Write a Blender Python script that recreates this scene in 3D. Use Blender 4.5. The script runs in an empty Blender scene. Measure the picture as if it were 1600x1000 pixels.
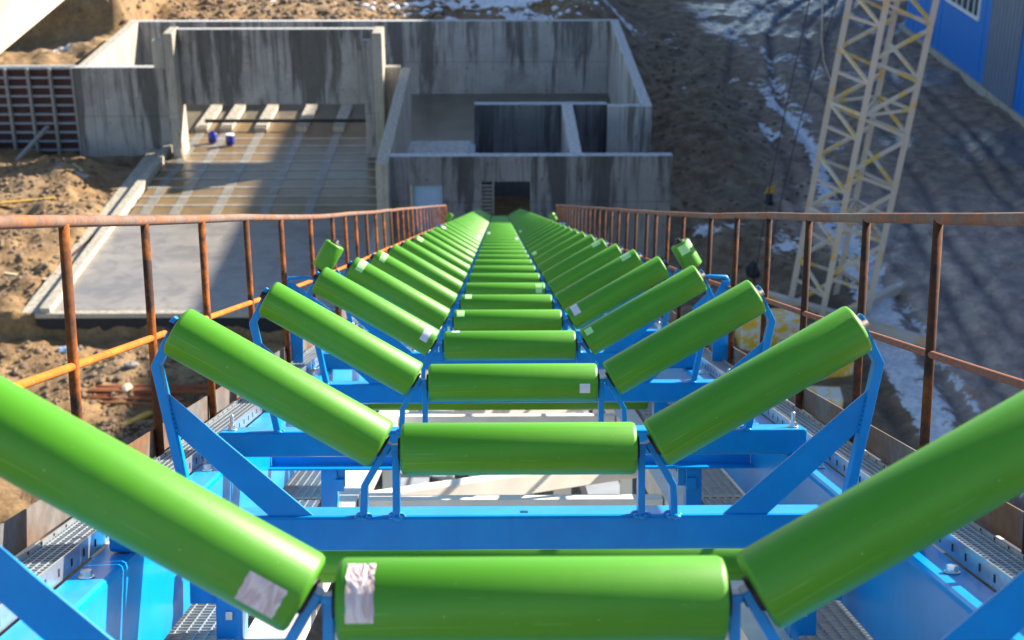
import bpy, bmesh, math, random
import numpy as np
from mathutils import Vector, Matrix
random.seed(7)
R = math.radians
SC = bpy.context.scene
COL = SC.collection

# ------------------------------------------------------------------ camera
CAM_H = 18.0
cd = bpy.data.cameras.new("camera"); cam = bpy.data.objects.new("camera", cd); COL.objects.link(cam)
cam.location = (0, 0, CAM_H); cam.rotation_euler = (R(90 - 23.2), 0, R(-0.57))
cd.sensor_width = 36.0; cd.lens = 50.0
cd.clip_start = 0.1; cd.clip_end = 2000
cd.dof.use_dof = True; cd.dof.focus_distance = 3.7; cd.dof.aperture_fstop = 6.3
SC.camera = cam

# ------------------------------------------------------------------ sky + sun
SUNV = Vector((1.50, 0.92, 1.0)).normalized()
SUN_EL = math.asin(SUNV.z); SUN_AZ = math.atan2(SUNV.x, SUNV.y)
w = bpy.data.worlds.new("World"); SC.world = w; w.use_nodes = True
nt = w.node_tree; nt.nodes.clear()
sky = nt.nodes.new("ShaderNodeTexSky"); sky.sky_type = 'NISHITA'; sky.sun_disc = False
sky.sun_elevation = SUN_EL; sky.sun_rotation = SUN_AZ; sky.altitude = 200; sky.dust_density = 0.6; sky.ozone_density = 1.6
bg = nt.nodes.new("ShaderNodeBackground"); bg.inputs[1].default_value = 0.08
wo = nt.nodes.new("ShaderNodeOutputWorld")
nt.links.new(sky.outputs[0], bg.inputs[0]); nt.links.new(bg.outputs[0], wo.inputs[0])
sd = bpy.data.lights.new("sun", 'SUN'); sun = bpy.data.objects.new("sun", sd); COL.objects.link(sun)
sd.energy = 5.0; sd.angle = R(0.5); sd.color = (1.0, 0.90, 0.76)
sun.rotation_euler = SUNV.to_track_quat('Z', 'Y').to_euler()
SC.view_settings.view_transform = 'Standard'; SC.view_settings.look = 'None'
SC.view_settings.exposure = 1.62; SC.view_settings.gamma = 1.0

# ------------------------------------------------------------------ materials
MATS = {}
def nodes(name):
    m = bpy.data.materials.new(name); m.use_nodes = True; t = m.node_tree
    b = t.nodes["Principled BSDF"]; MATS[name] = m
    return m, t, b
def nn(t, typ, **kw):
    n = t.nodes.new(typ)
    for k, v in kw.items(): setattr(n, k, v)
    return n
def noise(t, scale, detail=4, rough=0.55, mapscale=None, coord='Object', dist=0.0):
    tc = nn(t, "ShaderNodeTexCoord"); n = nn(t, "ShaderNodeTexNoise")
    n.inputs['Scale'].default_value = scale; n.inputs['Detail'].default_value = detail
    n.inputs['Roughness'].default_value = rough; n.inputs['Distortion'].default_value = dist
    if mapscale:
        mp = nn(t, "ShaderNodeMapping"); mp.inputs['Scale'].default_value = mapscale
        t.links.new(tc.outputs[coord], mp.inputs[0]); t.links.new(mp.outputs[0], n.inputs[0])
    else: t.links.new(tc.outputs[coord], n.inputs[0])
    return n.outputs[0]
def ramp(t, fac, stops, interp='LINEAR'):
    r = nn(t, "ShaderNodeValToRGB"); r.color_ramp.interpolation = interp
    e = r.color_ramp.elements
    while len(e) < len(stops): e.new(0.5)
    for i, (p, c) in enumerate(stops):
        e[i].position = p; e[i].color = (c[0], c[1], c[2], 1) if len(c) == 3 else c
    t.links.new(fac, r.inputs[0]); return r.outputs[0]
def mix(t, fac, a, b, mode='MIX'):
    m = nn(t, "ShaderNodeMix", data_type='RGBA', blend_type=mode)
    for sock, v in ((m.inputs[0], fac), (m.inputs[6], a), (m.inputs[7], b)):
        if isinstance(v, (int, float)): sock.default_value = v
        elif isinstance(v, tuple): sock.default_value = (*v, 1) if len(v) == 3 else v
        else: t.links.new(v, sock)
    return m.outputs[2]
def bump(t, b, h, strength=0.3, dist=0.01):
    n = nn(t, "ShaderNodeBump"); n.inputs['Strength'].default_value = strength; n.inputs['Distance'].default_value = dist
    t.links.new(h, n.inputs['Height']); t.links.new(n.outputs[0], b.inputs['Normal'])
def setc(t, b, c):
    if isinstance(c, tuple): b.inputs['Base Color'].default_value = (*c, 1)
    else: t.links.new(c, b.inputs['Base Color'])
G3 = lambda v: (v, v, v)
def simple(name, c, rough=0.6, metal=0.0, var=0.25, scale=6.0, coat=0.0, bmp=0.0):
    m, t, b = nodes(name)
    n = noise(t, scale, 5)
    col = mix(t, 1.0, c, ramp(t, n, [(0.25, G3(1 - var)), (0.75, G3(1.0))]), 'MULTIPLY')
    setc(t, b, col); b.inputs['Roughness'].default_value = rough; b.inputs['Metallic'].default_value = metal
    b.inputs['Coat Weight'].default_value = coat
    if bmp: bump(t, b, n, bmp, 0.01)
    return m

# green painted rollers: faint drawn lines along the barrel, light dust, scuffs, slight tone change from roller to roller
m, t, b = nodes("green_paint")
oi = nn(t, "ShaderNodeObjectInfo"); rnd_ = oi.outputs['Random']
n1 = noise(t, 60, 3, 0.5, (0.03, 1, 1)); n2 = noise(t, 5, 5, 0.6); n3 = noise(t, 11, 6, 0.75, (0.5, 1, 1), 'Object', 1.2)
c = mix(t, ramp(t, n1, [(0.35, G3(0)), (0.7, G3(1))]), (0.060, 0.255, 0.001), (0.078, 0.31, 0.002))
c = mix(t, ramp(t, rnd_, [(0.0, G3(0)), (1.0, G3(0.55))]), c, (0.052, 0.235, 0.001))
c = mix(t, ramp(t, n2, [(0.50, G3(0)), (0.85, G3(0.22))]), c, (0.16, 0.42, 0.05))
c = mix(t, ramp(t, n3, [(0.62, G3(0)), (0.70, G3(0.16))]), c, (0.05, 0.20, 0.01))
spk = noise(t, 120, 2, 0.5)
c = mix(t, ramp(t, spk, [(0.73, G3(0)), (0.78, G3(0.5))]), c, (0.35, 0.52, 0.24))
scr = noise(t, 30, 2, 0.5, (0.12, 2.2, 2.2), 'Object', 2.5)
c = mix(t, ramp(t, scr, [(0.70, G3(0)), (0.73, G3(0.30))]), c, (0.25, 0.50, 0.12))
setc(t, b, c); b.inputs['IOR'].default_value = 1.50
t.links.new(ramp(t, n2, [(0.3, G3(0.43)), (0.8, G3(0.53))]), b.inputs['Roughness'])
bump(t, b, n1, 0.06, 0.002)

# blue painted steel
m, t, b = nodes("blue_paint")
n1 = noise(t, 9, 6, 0.65); n2 = noise(t, 46, 3, 0.6, (1, 0.25, 1)); n4 = noise(t, 22, 5, 0.7, (1, 1, 0.2))
c = mix(t, ramp(t, n1, [(0.35, G3(0)), (0.75, G3(1))]), (0.0, 0.215, 0.57), (0.0, 0.27, 0.66))
c = mix(t, ramp(t, n2, [(0.68, G3(0)), (0.80, G3(0.25))]), c, (0.06, 0.38, 0.72))
c = mix(t, ramp(t, n4, [(0.60, G3(0)), (0.74, G3(0.22))]), c, (0.01, 0.10, 0.30))
chp = noise(t, 75, 3, 0.6)
c = mix(t, ramp(t, chp, [(0.74, G3(0)), (0.77, G3(0.8))]), c, (0.30, 0.30, 0.28))
setc(t, b, c); b.inputs['Roughness'].default_value = 0.30; b.inputs['IOR'].default_value = 1.40
bump(t, b, n2, 0.08, 0.003)

# rusty tube
def rust(name, a, bcol, c3, sc=14):
    m, t, b = nodes(name)
    n1 = noise(t, sc, 6, 0.7); n2 = noise(t, sc * 5, 4, 0.6); n3 = noise(t, 3.0, 3, 0.5)
    c = mix(t, ramp(t, n1, [(0.36, G3(0)), (0.60, G3(1))]), a, bcol)
    c = mix(t, ramp(t, n3, [(0.45, G3(0)), (0.62, G3(1))]), c, c3)
    c = mix(t, 0.6, c, ramp(t, n2, [(0.3, G3(0.55)), (0.7, G3(1.1))]), 'MULTIPLY')
    setc(t, b, c); b.inputs['Roughness'].default_value = 0.88; b.inputs['Specular IOR Level'].default_value = 0.25
    bump(t, b, n2, 0.4, 0.002); return m
rust("rust_tube", (0.40, 0.11, 0.010), (0.045, 0.024, 0.018), (0.10, 0.038, 0.015))
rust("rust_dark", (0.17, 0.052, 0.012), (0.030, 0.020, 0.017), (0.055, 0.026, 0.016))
rust("rust_rail", (0.30, 0.11, 0.04), (0.14, 0.10, 0.085), (0.20, 0.14, 0.11), 10)
rust("rust_orange", (0.62, 0.19, 0.015), (0.42, 0.11, 0.015), (0.55, 0.17, 0.02), 12)
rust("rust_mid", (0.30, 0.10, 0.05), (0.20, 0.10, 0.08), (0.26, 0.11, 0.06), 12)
rust("rust_plate", (0.18, 0.155, 0.135), (0.12, 0.12, 0.125), (0.16, 0.085, 0.045), 6)
rust("rusty_iron", (0.10, 0.045, 0.042), (0.055, 0.032, 0.034), (0.08, 0.040, 0.03), 3)

simple("dark_rubber", (0.02, 0.012, 0.018), 0.6)
simple("galvanised", (0.40, 0.45, 0.49), 0.42, 0.35, 0.3, 30)
simple("zinc", (0.72, 0.74, 0.76), 0.28, 0.8, 0.25, 40)
simple("cream_steel", (0.74, 0.70, 0.60), 0.45, 0.0, 0.22, 7)
simple("grey_steel", (0.30, 0.33, 0.37), 0.5, 0.1, 0.3, 5)
simple("timber", (0.62, 0.50, 0.32), 0.8, 0, 0.4, 7, 0, 0.3)
simple("timber_grey", (0.33, 0.30, 0.27), 0.85, 0, 0.4, 7, 0, 0.3)
simple("timber_yellow", (0.62, 0.36, 0.06), 0.75, 0, 0.35, 6)
simple("drum_blue", (0.01, 0.025, 0.28), 0.4, 0, 0.2, 5)
simple("white_plastic", (0.75, 0.75, 0.74), 0.5, 0, 0.2, 6)
simple("pale_sheet", (0.36, 0.50, 0.66), 0.6, 0, 0.12, 2)
simple("black_coat", (0.018, 0.019, 0.024), 0.7, 0, 0.4, 4)
simple("hall_blue", (0.001, 0.20, 0.66), 0.45, 0, 0.12, 1.5)
simple("hall_grey", (0.17, 0.22, 0.30), 0.5, 0, 0.15, 1.0)
simple("frame_white", (0.75, 0.78, 0.80), 0.5, 0, 0.1, 3)
simple("rope_pale", (0.45, 0.40, 0.33), 0.8, 0, 0.2, 8)
simple("rope_dark", (0.06, 0.05, 0.07), 0.8, 0, 0.2, 8)
simple("stone", (0.24, 0.165, 0.10), 0.9, 0, 0.5, 5, 0, 0.4)
simple("snow_clump", (0.78, 0.82, 0.88), 0.7, 0, 0.15, 4, 0, 0.2)
simple("iron_red", (0.30, 0.09, 0.03), 0.85, 0, 0.5, 6)
m, t, b = nodes("glass_dark"); setc(t, b, (0.02, 0.035, 0.05)); b.inputs['Roughness'].default_value = 0.08
m, t, b = nodes("girder_cream")
c = mix(t, ramp(t, noise(t, 2.0, 5, 0.6), [(0.4, G3(0)), (0.75, G3(0.8))]), (0.60, 0.54, 0.44), (0.56, 0.40, 0.20)); setc(t, b, c); b.inputs['Roughness'].default_value = 0.6
# crane paint: worn yellow over grey
m, t, b = nodes("crane_paint")
n1 = noise(t, 1.6, 5, 0.7)
c = mix(t, ramp(t, n1, [(0.50, G3(0)), (0.58, G3(1))]), (0.62, 0.54, 0.44), (0.70, 0.46, 0.08)); setc(t, b, c); b.inputs['Roughness'].default_value = 0.6
m, t, b = nodes("crane_leg")
n1 = noise(t, 1.2, 4, 0.7)
c = mix(t, ramp(t, n1, [(0.55, G3(0)), (0.68, G3(1))]), (0.52, 0.44, 0.37), (0.62, 0.36, 0.10)); setc(t, b, c); b.inputs['Roughness'].default_value = 0.6
m, t, b = nodes("ballast_paint")
n1 = noise(t, 2.6, 6, 0.75)
c = mix(t, ramp(t, n1, [(0.46, G3(0)), (0.53, G3(1))]), (0.66, 0.63, 0.56), (0.78, 0.47, 0.02)); setc(t, b, c); b.inputs['Roughness'].default_value = 0.7
# wrinkled paper label
m, t, b = nodes("paper_label")
n1 = noise(t, 26, 2, 0.5, (1.6, 1, 0.5), 'Object', 2.0)
c = mix(t, ramp(t, n1, [(0.40, G3(0)), (0.62, G3(1))]), (0.55, 0.40, 0.38), (0.76, 0.62, 0.60)); setc(t, b, c); b.inputs['Roughness'].default_value = 0.45; bump(t, b, n1, 0.8, 0.012)
m, t, b = nodes("paper_white"); setc(t, b, (0.62, 0.62, 0.68)); b.inputs['Roughness'].default_value = 0.5
m, t, b = nodes("film_pale_green"); setc(t, b, (0.42, 0.80, 0.28)); b.inputs['Roughness'].default_value = 0.4

# concrete with runs of dark water stain below the top edge
def concrete(name, base, dark, streak=1.0, top=(0.50, 0.50, 0.48)):
    m, t, b = nodes(name)
    tc = nn(t, "ShaderNodeTexCoord"); spx = nn(t, "ShaderNodeSeparateXYZ"); t.links.new(tc.outputs['Object'], spx.inputs[0])
    def M(op, a, bb=0.0):
        n = nn(t, "ShaderNodeMath", operation=op)
        for i, v in enumerate((a, bb)):
            if isinstance(v, (int, float)): n.inputs[i].default_value = v
            else: t.links.new(v, n.inputs[i])
        return n.outputs[0]
    st = noise(t, 1.0, 7, 0.66, (1.25, 1.25, 0.13), 'Object', 0.35); st2 = noise(t, 1.0, 5, 0.65, (4.5, 4.5, 0.20), 'Object', 0.2); bl = noise(t, 0.8, 6, 0.65)
    fine = noise(t, 9, 5, 0.7); blot = noise(t, 0.45, 5, 0.6, None, 'Object', 0.5)
    # runs are strongest near the crest and thin out downwards
    drip = M('ADD', st, M('MULTIPLY', M('SUBTRACT', spx.outputs[2], 1.9), 0.022)); drip2 = M('ADD', st2, M('MULTIPLY', M('SUBTRACT', spx.outputs[2], 1.9), 0.03))
    c = mix(t, ramp(t, bl, [(0.3, G3(0)), (0.7, G3(1))]), tuple(v * 0.88 for v in base), tuple(v * 1.22 for v in base))
    c = mix(t, ramp(t, drip, [(0.52, G3(0)), (0.60, G3(0.80 * streak))]), c, dark)
    c = mix(t, ramp(t, drip2, [(0.57, G3(0)), (0.66, G3(0.55 * streak))]), c, dark)
    c = mix(t, ramp(t, blot, [(0.52, G3(0)), (0.66, G3(0.35 * streak))]), c, tuple(v * 1.6 for v in dark))
    xy = M('ADD', spx.outputs[0], M('MULTIPLY', spx.outputs[1], 1.0))
    fx = M('FRACT', M('DIVIDE', M('ADD', xy, 50.3), 1.35)); jx = M('LESS_THAN', fx, 0.02)
    fz = M('FRACT', M('DIVIDE', M('ADD', spx.outputs[2], 9.2), 1.15)); 
    hole = M('LESS_THAN', M('SQRT', M('ADD', M('POWER', M('MULTIPLY', M('SUBTRACT', fx, 0.5), 1.35), 2.0), M('POWER', M('MULTIPLY', M('SUBTRACT', fz, 0.5), 1.15), 2.0))), 0.035)
    jz = M('LESS_THAN', M('ABSOLUTE', M('SUBTRACT', spx.outputs[2], 2.05)), 0.018)
    c = mix(t, M('MULTIPLY', M('MAXIMUM', jx, jz), 0.45), c, dark); c = mix(t, M('MULTIPLY', hole, 0.8), c, dark)
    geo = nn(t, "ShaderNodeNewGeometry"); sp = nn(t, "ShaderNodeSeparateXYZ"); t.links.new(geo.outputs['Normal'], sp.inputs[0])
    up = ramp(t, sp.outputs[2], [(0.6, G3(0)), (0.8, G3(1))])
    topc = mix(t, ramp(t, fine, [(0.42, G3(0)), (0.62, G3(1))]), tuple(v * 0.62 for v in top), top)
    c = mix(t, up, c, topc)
    c = mix(t, 0.5, c, ramp(t, fine, [(0.3, G3(0.7)), (0.7, G3(1.1))]), 'MULTIPLY')
    setc(t, b, c); b.inputs['Roughness'].default_value = 0.85; bump(t, b, fine, 0.35, 0.04); return m
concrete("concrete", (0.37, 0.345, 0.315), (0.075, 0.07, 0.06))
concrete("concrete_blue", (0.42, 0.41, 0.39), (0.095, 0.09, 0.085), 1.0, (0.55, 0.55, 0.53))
concrete("concrete_shaded", (0.15, 0.15, 0.155), (0.04, 0.04, 0.045), 1.0, (0.48, 0.52, 0.56))  # base darkened to carry the shade inside the chamber
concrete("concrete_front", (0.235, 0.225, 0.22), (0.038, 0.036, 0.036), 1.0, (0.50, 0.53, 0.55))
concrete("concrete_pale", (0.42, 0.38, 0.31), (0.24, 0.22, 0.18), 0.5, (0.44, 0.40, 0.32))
m, t, b = nodes("slab_concrete")
n1 = noise(t, 0.5, 6, 0.6, (0.25, 1.6, 1)); n2 = noise(t, 3, 5, 0.6)
c = mix(t, ramp(t, n1, [(0.35, G3(0)), (0.65, G3(1))]), (0.19, 0.175, 0.155), (0.27, 0.25, 0.225))
n5 = noise(t, 0.9, 7, 0.7, None, 'Object', 0.8); n6 = noise(t, 14, 3, 0.6)
c = mix(t, ramp(t, n2, [(0.55, G3(0)), (0.72, G3(0.5))]), c, (0.14, 0.115, 0.085)); c = mix(t, ramp(t, n5, [(0.50, G3(0)), (0.58, G3(0.45))]), c, (0.12, 0.115, 0.11))
c = mix(t, ramp(t, n6, [(0.66, G3(0)), (0.72, G3(0.6))]), c, (0.10, 0.08, 0.06)); setc(t, b, c)
t.links.new(ramp(t, n1, [(0.35, G3(0.22)), (0.65, G3(0.48))]), b.inputs['Roughness'])
m, t, b = nodes("muddy_water")
n1 = noise(t, 0.6, 5, 0.6)
c = mix(t, ramp(t, n1, [(0.35, G3(0)), (0.65, G3(1))]), (0.14, 0.095, 0.042), (0.22, 0.148, 0.065)); setc(t, b, c); b.inputs['Roughness'].default_value = 0.30
simple("wet_shaded_concrete", (0.24, 0.225, 0.19), 0.4, 0, 0.4, 3)  # flooded beam runs, with the shade near the portal in the colour
simple("damp_rib", (0.46, 0.43, 0.38), 0.5, 0, 0.4, 3)
simple("water_grey", (0.19, 0.165, 0.12), 0.30, 0, 0.45, 0.7)
simple("wet_floor", (0.15, 0.165, 0.165), 0.35, 0, 0.6, 1.2)

# earth: vertex masks give where mud is wet, snowy, trodden or dark
m, t, b = nodes("earth")
def attr(t, n):
    a = nn(t, "ShaderNodeAttribute"); a.attribute_name = n; return a.outputs['Fac']
big = noise(t, 0.22, 6, 0.62); mid = noise(t, 1.3, 7, 0.68); fin = noise(t, 6.0, 6, 0.7); peb = noise(t, 17.0, 3, 0.6)
c = mix(t, ramp(t, mid, [(0.36, G3(0)), (0.64, G3(1))]), (0.16, 0.090, 0.034), (0.30, 0.185, 0.075))
c = mix(t, ramp(t, big, [(0.45, G3(0)), (0.62, G3(0.55))]), c, (0.24, 0.17, 0.10))
dk = mix(t, ramp(t, mid, [(0.4, G3(0)), (0.66, G3(1))]), (0.125, 0.085, 0.052), (0.285, 0.20, 0.122))
c = mix(t, attr(t, "dark"), c, dk)
wetc = mix(t, ramp(t, mid, [(0.38, G3(0)), (0.60, G3(1))]), (0.27, 0.175, 0.130), (0.52, 0.36, 0.275))
def mth(t, op, a, bb):
    n = nn(t, "ShaderNodeMath", operation=op)
    for i, v in enumerate((a, bb)):
        if isinstance(v, (int, float)): n.inputs[i].default_value = v
        else: t.links.new(v, n.inputs[i])
    return n.outputs[0]
c = mix(t, attr(t, "wet"), c, wetc)
c = mix(t, 0.75, c, ramp(t, fin, [(0.28, G3(0.50)), (0.72, G3(1.25))]), 'MULTIPLY')
c = mix(t, ramp(t, peb, [(0.62, G3(0)), (0.72, G3(0.35))]), c, (0.42, 0.36, 0.30))
c = mix(t, mth(t, "MULTIPLY", attr(t, "rut"), 0.62), c, (0.075, 0.055, 0.045))
sn = mth(t, 'ADD', mth(t, 'ADD', attr(t, "snow"), mth(t, 'MULTIPLY', mth(t, 'SUBTRACT', mid, 0.5), 1.6)), mth(t, 'MULTIPLY', mth(t, 'SUBTRACT', fin, 0.5), 0.7))
snm = ramp(t, sn, [(0.46, G3(0)), (0.55, G3(1))])
snc = mix(t, ramp(t, fin, [(0.35, G3(0)), (0.65, G3(1))]), (0.48, 0.49, 0.51), (0.80, 0.80, 0.80))
c = mix(t, snm, c, snc)
setc(t, b, c)
rr = mix(t, attr(t, "wet"), G3(0.9), G3(0.34)); rr = mix(t, attr(t, 'puddle'), rr, G3(0.12)); rr = mix(t, snm, rr, G3(0.75)); t.links.new(rr, b.inputs['Roughness'])
h = mth(t, 'ADD', mid, mth(t, 'MULTIPLY', fin, 0.4)); bump(t, b, h, 0.55, 0.25)

# ------------------------------------------------------------------ mesh builder
class MB:
    def __init__(s): s.b = bmesh.new()
    def _add(s, r, M, smooth=False):
        vs = r['verts'] if 'verts' in r else r
        bmesh.ops.transform(s.b, matrix=M, verts=vs)
        if smooth:
            for f in {f for v in vs for f in v.link_faces}: f.smooth = True
    def box(s, c, d, rot=None, bev=0.0, seg=2):
        b2 = bmesh.new(); r = bmesh.ops.create_cube(b2, size=1.0)
        bmesh.ops.transform(b2, matrix=Matrix.Diagonal((*d, 1)), verts=b2.verts)
        if bev: bmesh.ops.bevel(b2, geom=b2.edges[:], offset=bev, segments=seg, affect='EDGES', profile=0.5)
        M = Matrix.Translation(c)
        if rot is not None: M = M @ rot.to_4x4()
        bmesh.ops.transform(b2, matrix=M, verts=b2.verts); s.merge(b2); return s
    def merge(s, b2):
        me = bpy.data.meshes.new("tmp"); b2.to_mesh(me); b2.free(); s.b.from_mesh(me); bpy.data.meshes.remove(me)
    def b2(s, lo, hi, bev=0.0):
        c = [(a + b) / 2 for a, b in zip(lo, hi)]; d = [abs(b - a) for a, b in zip(lo, hi)]
        return s.box(c, d, None, bev)
    def bar(s, p, q, wx, wy, upv=(0, 0, 1), bev=0.0):
        p = Vector(p); q = Vector(q); z = (q - p); L = z.length; z.normalize()
        u = Vector(upv); x = u.cross(z)
        if x.length < 1e-4: x = Vector((1, 0, 0)).cross(z)
        x.normalize(); y = z.cross(x)
        return s.box((p + q) / 2, (wx, wy, L), Matrix((x, y, z)).transposed(), bev)
    def tube(s, pts, r, seg=12, cap=True):
        pts = [Vector(p) for p in pts]; rings = []
        for i, p in enumerate(pts):
            a = pts[max(i - 1, 0)]; c = pts[min(i + 1, len(pts) - 1)]; z = (c - a).normalized()
            x = Vector((0.13, 0.2, 1)).cross(z).normalized(); y = z.cross(x)
            rr = r[i] if isinstance(r, (list, tuple)) else r
            rings.append([s.b.verts.new(p + x * rr * math.cos(2 * math.pi * k / seg) + y * rr * math.sin(2 * math.pi * k / seg)) for k in range(seg)])
        for a, c in zip(rings, rings[1:]):
            for k in range(seg):
                f = s.b.faces.new((a[k], a[(k + 1) % seg], c[(k + 1) % seg], c[k])); f.smooth = True
        if cap: s.b.faces.new(rings[0][::-1]); s.b.faces.new(rings[-1])
        return s
    def lathe(s, p, axis, prof, seg=40):
        # prof: list of (t, r) along axis from p
        z = Vector(axis).normalized(); x = Vector((0.1, 1, 0.03)).cross(z).normalized(); y = z.cross(x); p = Vector(p); rings = []
        for tt, rr in prof:
            rings.append([s.b.verts.new(p + z * tt + x * rr * math.cos(2 * math.pi * k / seg) + y * rr * math.sin(2 * math.pi * k / seg)) for k in range(seg)])
        for a, c in zip(rings, rings[1:]):
            for k in range(seg):
                f = s.b.faces.new((a[k], a[(k + 1) % seg], c[(k + 1) % seg], c[k])); f.smooth = True
        s.b.faces.new(rings[0][::-1]); s.b.faces.new(rings[-1]); return s
    def prism(s, poly, y0, y1, plane='xz'):
        def P(a, b_, d): return (a, d, b_) if plane == 'xz' else ((d, a, b_) if plane == 'yz' else (a, b_, d))
        A = [s.b.verts.new(P(a, c, y0)) for a, c in poly]; B = [s.b.verts.new(P(a, c, y1)) for a, c in poly]
        n = len(poly); s.b.faces.new(A[::-1]); s.b.faces.new(B)
        for i in range(n): s.b.faces.new((A[i], A[(i + 1) % n], B[(i + 1) % n], B[i]))
        return s
    def build(s, name, mat, parent=None, origin=None, bevel=0.0):
        bmesh.ops.recalc_face_normals(s.b, faces=s.b.faces)
        me = bpy.data.meshes.new(name)
        if origin is not None: bmesh.ops.translate(s.b, verts=s.b.verts, vec=-Vector(origin))
        s.b.to_mesh(me); s.b.free(); me.materials.append(MATS[mat])
        o = bpy.data.objects.new(name, me); COL.objects.link(o)
        if origin is not None: o.location = origin
        if parent is not None: o.parent = parent
        if bevel:
            md = o.modifiers.new("edge", 'BEVEL'); md.width = bevel; md.segments = 2; md.limit_method = 'ANGLE'
        return o
def tag(o, label, cat, group=None):
    o['label'] = label; o['category'] = cat
    if group: o['group'] = group
    return o
def empty(name, loc=(0, 0, 0), rot=(0, 0, 0)):
    o = bpy.data.objects.new(name, None); COL.objects.link(o); o.location = loc; o.rotation_euler = rot
    o.empty_display_size = 0.1; return o
def kids(o): return [c for c in bpy.data.objects if c.parent == o]
def copy_tree(o, children, parent=None):
    c = o.copy(); COL.objects.link(c)
    if parent is not None: c.parent = parent
    for ch, sub in children: copy_tree(ch, sub, c)
    return c
def tree(o): return [(c, tree(c)) for c in kids(o)]

# ------------------------------------------------------------------ conveyor frame of reference
SL = R(18.93)
U = Vector((0, math.cos(SL), -math.sin(SL))); N = Vector((0, math.sin(SL), math.cos(SL)))
O = Vector((0.041, 0, CAM_H))
def lift(u): return 0.0093 * max(0.0, u - 8.0) if u > 9.5 else 0.0093 * max(0.0, (u - 6.5)) ** 2 / 6.0
def CV(x, u, w_): return O + Vector((x, 0, 0)) + U * u + N * (w_ + lift(u))
ROT = (-SL, 0, 0)
def cv_empty(name, x, u, w_): return empty(name, CV(x, u, w_), ROT)
RL, RD, PITCH, U1 = 0.5, 0.112, 1.195, 1.813
ORD = "zeroth first second third fourth fifth sixth seventh eighth ninth tenth eleventh twelfth thirteenth fourteenth fifteenth sixteenth".split()

def roller_mb(mid, ang, L=RL, r=RD / 2):
    a = Vector((math.cos(ang), 0, math.sin(ang))); p = Vector(mid) - a * L / 2; q = 0.009
    prof = [(0.004, r * 0.62), (0.0, r * 0.66), (0.0, r - q), (q * 0.3, r - q * 0.3), (q, r), (L * 0.5, r), (L - q, r), (L - q * 0.3, r - q * 0.3), (L, r - q), (L, r * 0.66), (L - 0.004, r * 0.62)]
    return MB().lathe(p, a, prof, 56)
def roller_obj(mid, ang, L, r, name, parent, mat="green_paint"):
    """barrel meshed along its own local X so paint grain follows it"""
    o = roller_mb((0, 0, 0), 0, L, r).build(name, mat, parent); o.location = mid; o.rotation_euler = (0, -ang, 0)
    sh = MB().lathe((-L / 2 - 0.02, 0, 0), (1, 0, 0), [(0, 0.011), (0.013, 0.011), (0.0135, 0.026), (0.024, 0.026), (L + 0.016, 0.026), (L + 0.0265, 0.026), (L + 0.027, 0.011), (L + 0.04, 0.011)], 20).build("shaft", "dark_rubber", o)
    return o
def sticker(parent, x0, x1, a0, a1, mat, r=RD / 2, wob=0.0):
    """curved label on the barrel: x range along it, angles about it (0 = up, 90 = towards the near end)"""
    bb = bmesh.new(); n = 14; g = []
    for i in range(n + 1):
        a = R(a0 + (a1 - a0) * i / n); row = []
        for j in range(5):
            x = x0 + (x1 - x0) * j / 4 + (wob * math.sin(i * 1.3) if j in (0, 4) else 0)
            rr = r + 0.0006 + (wob * 0.25 * (1 + math.sin(i * 1.7 + j * 2.1)) if 0 < i < n else 0)
            row.append(bb.verts.new((x, -rr * math.sin(a), rr * math.cos(a))))
        g.append(row)
    for i in range(n):
        for j in range(4):
            f = bb.faces.new((g[i][j], g[i + 1][j], g[i + 1][j + 1], g[i][j + 1])); f.smooth = True
    mb = MB(); mb.merge(bb); return mb.build("paper_sticker" if "film" not in mat else "film_sticker", mat, parent)

def bent_bar(pts, th, y0, y1):
    """flat bar bent in the x-w plane, thickness th"""
    P = [Vector((a, b_)) for a, b_ in pts]; L_, R_ = [], []
    for i, p in enumerate(P):
        d = (P[min(i + 1, len(P) - 1)] - P[max(i - 1, 0)]).normalized(); n = Vector((-d.y, d.x))
        L_.append(p + n * th / 2); R_.append(p - n * th / 2)
    return MB().prism([tuple(v) for v in L_] + [tuple(v) for v in R_[::-1]], y0, y1)
def weld(mb, x, y, z, r=0.011):
    for k in range(5):
        a = k * 1.257
        b2 = bmesh.new(); bmesh.ops.create_icosphere(b2, subdivisions=2, radius=r * random.uniform(0.7, 1.0))
        bmesh.ops.transform(b2, matrix=Matrix.Translation((x + math.cos(a) * 0.010, y + math.sin(a) * 0.022, z)) @ Matrix.Diagonal((1, 1, 0.6, 1)), verts=b2.verts)
        for f in b2.faces: f.smooth = True
        mb.merge(b2)
def hexbolt(x, y, z, stud=0.0):
    mb = MB(); mb.lathe((x, y, z), (0, 0, 1), [(0, 0.0165), (0.003, 0.0165)], 24)
    b2 = bmesh.new(); bmesh.ops.create_cone(b2, cap_ends=True, segments=6, radius1=0.0125, radius2=0.0120, depth=0.012, matrix=Matrix.Translation((x, y, z + 0.009))); mb.merge(b2)
    if stud: mb.lathe((x, y, z + 0.01), (0, 0, 1), [(0, 0.0065)] + [(0.004 + i * 0.003, 0.0065 if i % 2 else 0.0055) for i in range(int(stud / 0.003))] + [(stud + 0.006, 0.004)], 14)
    return mb

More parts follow.
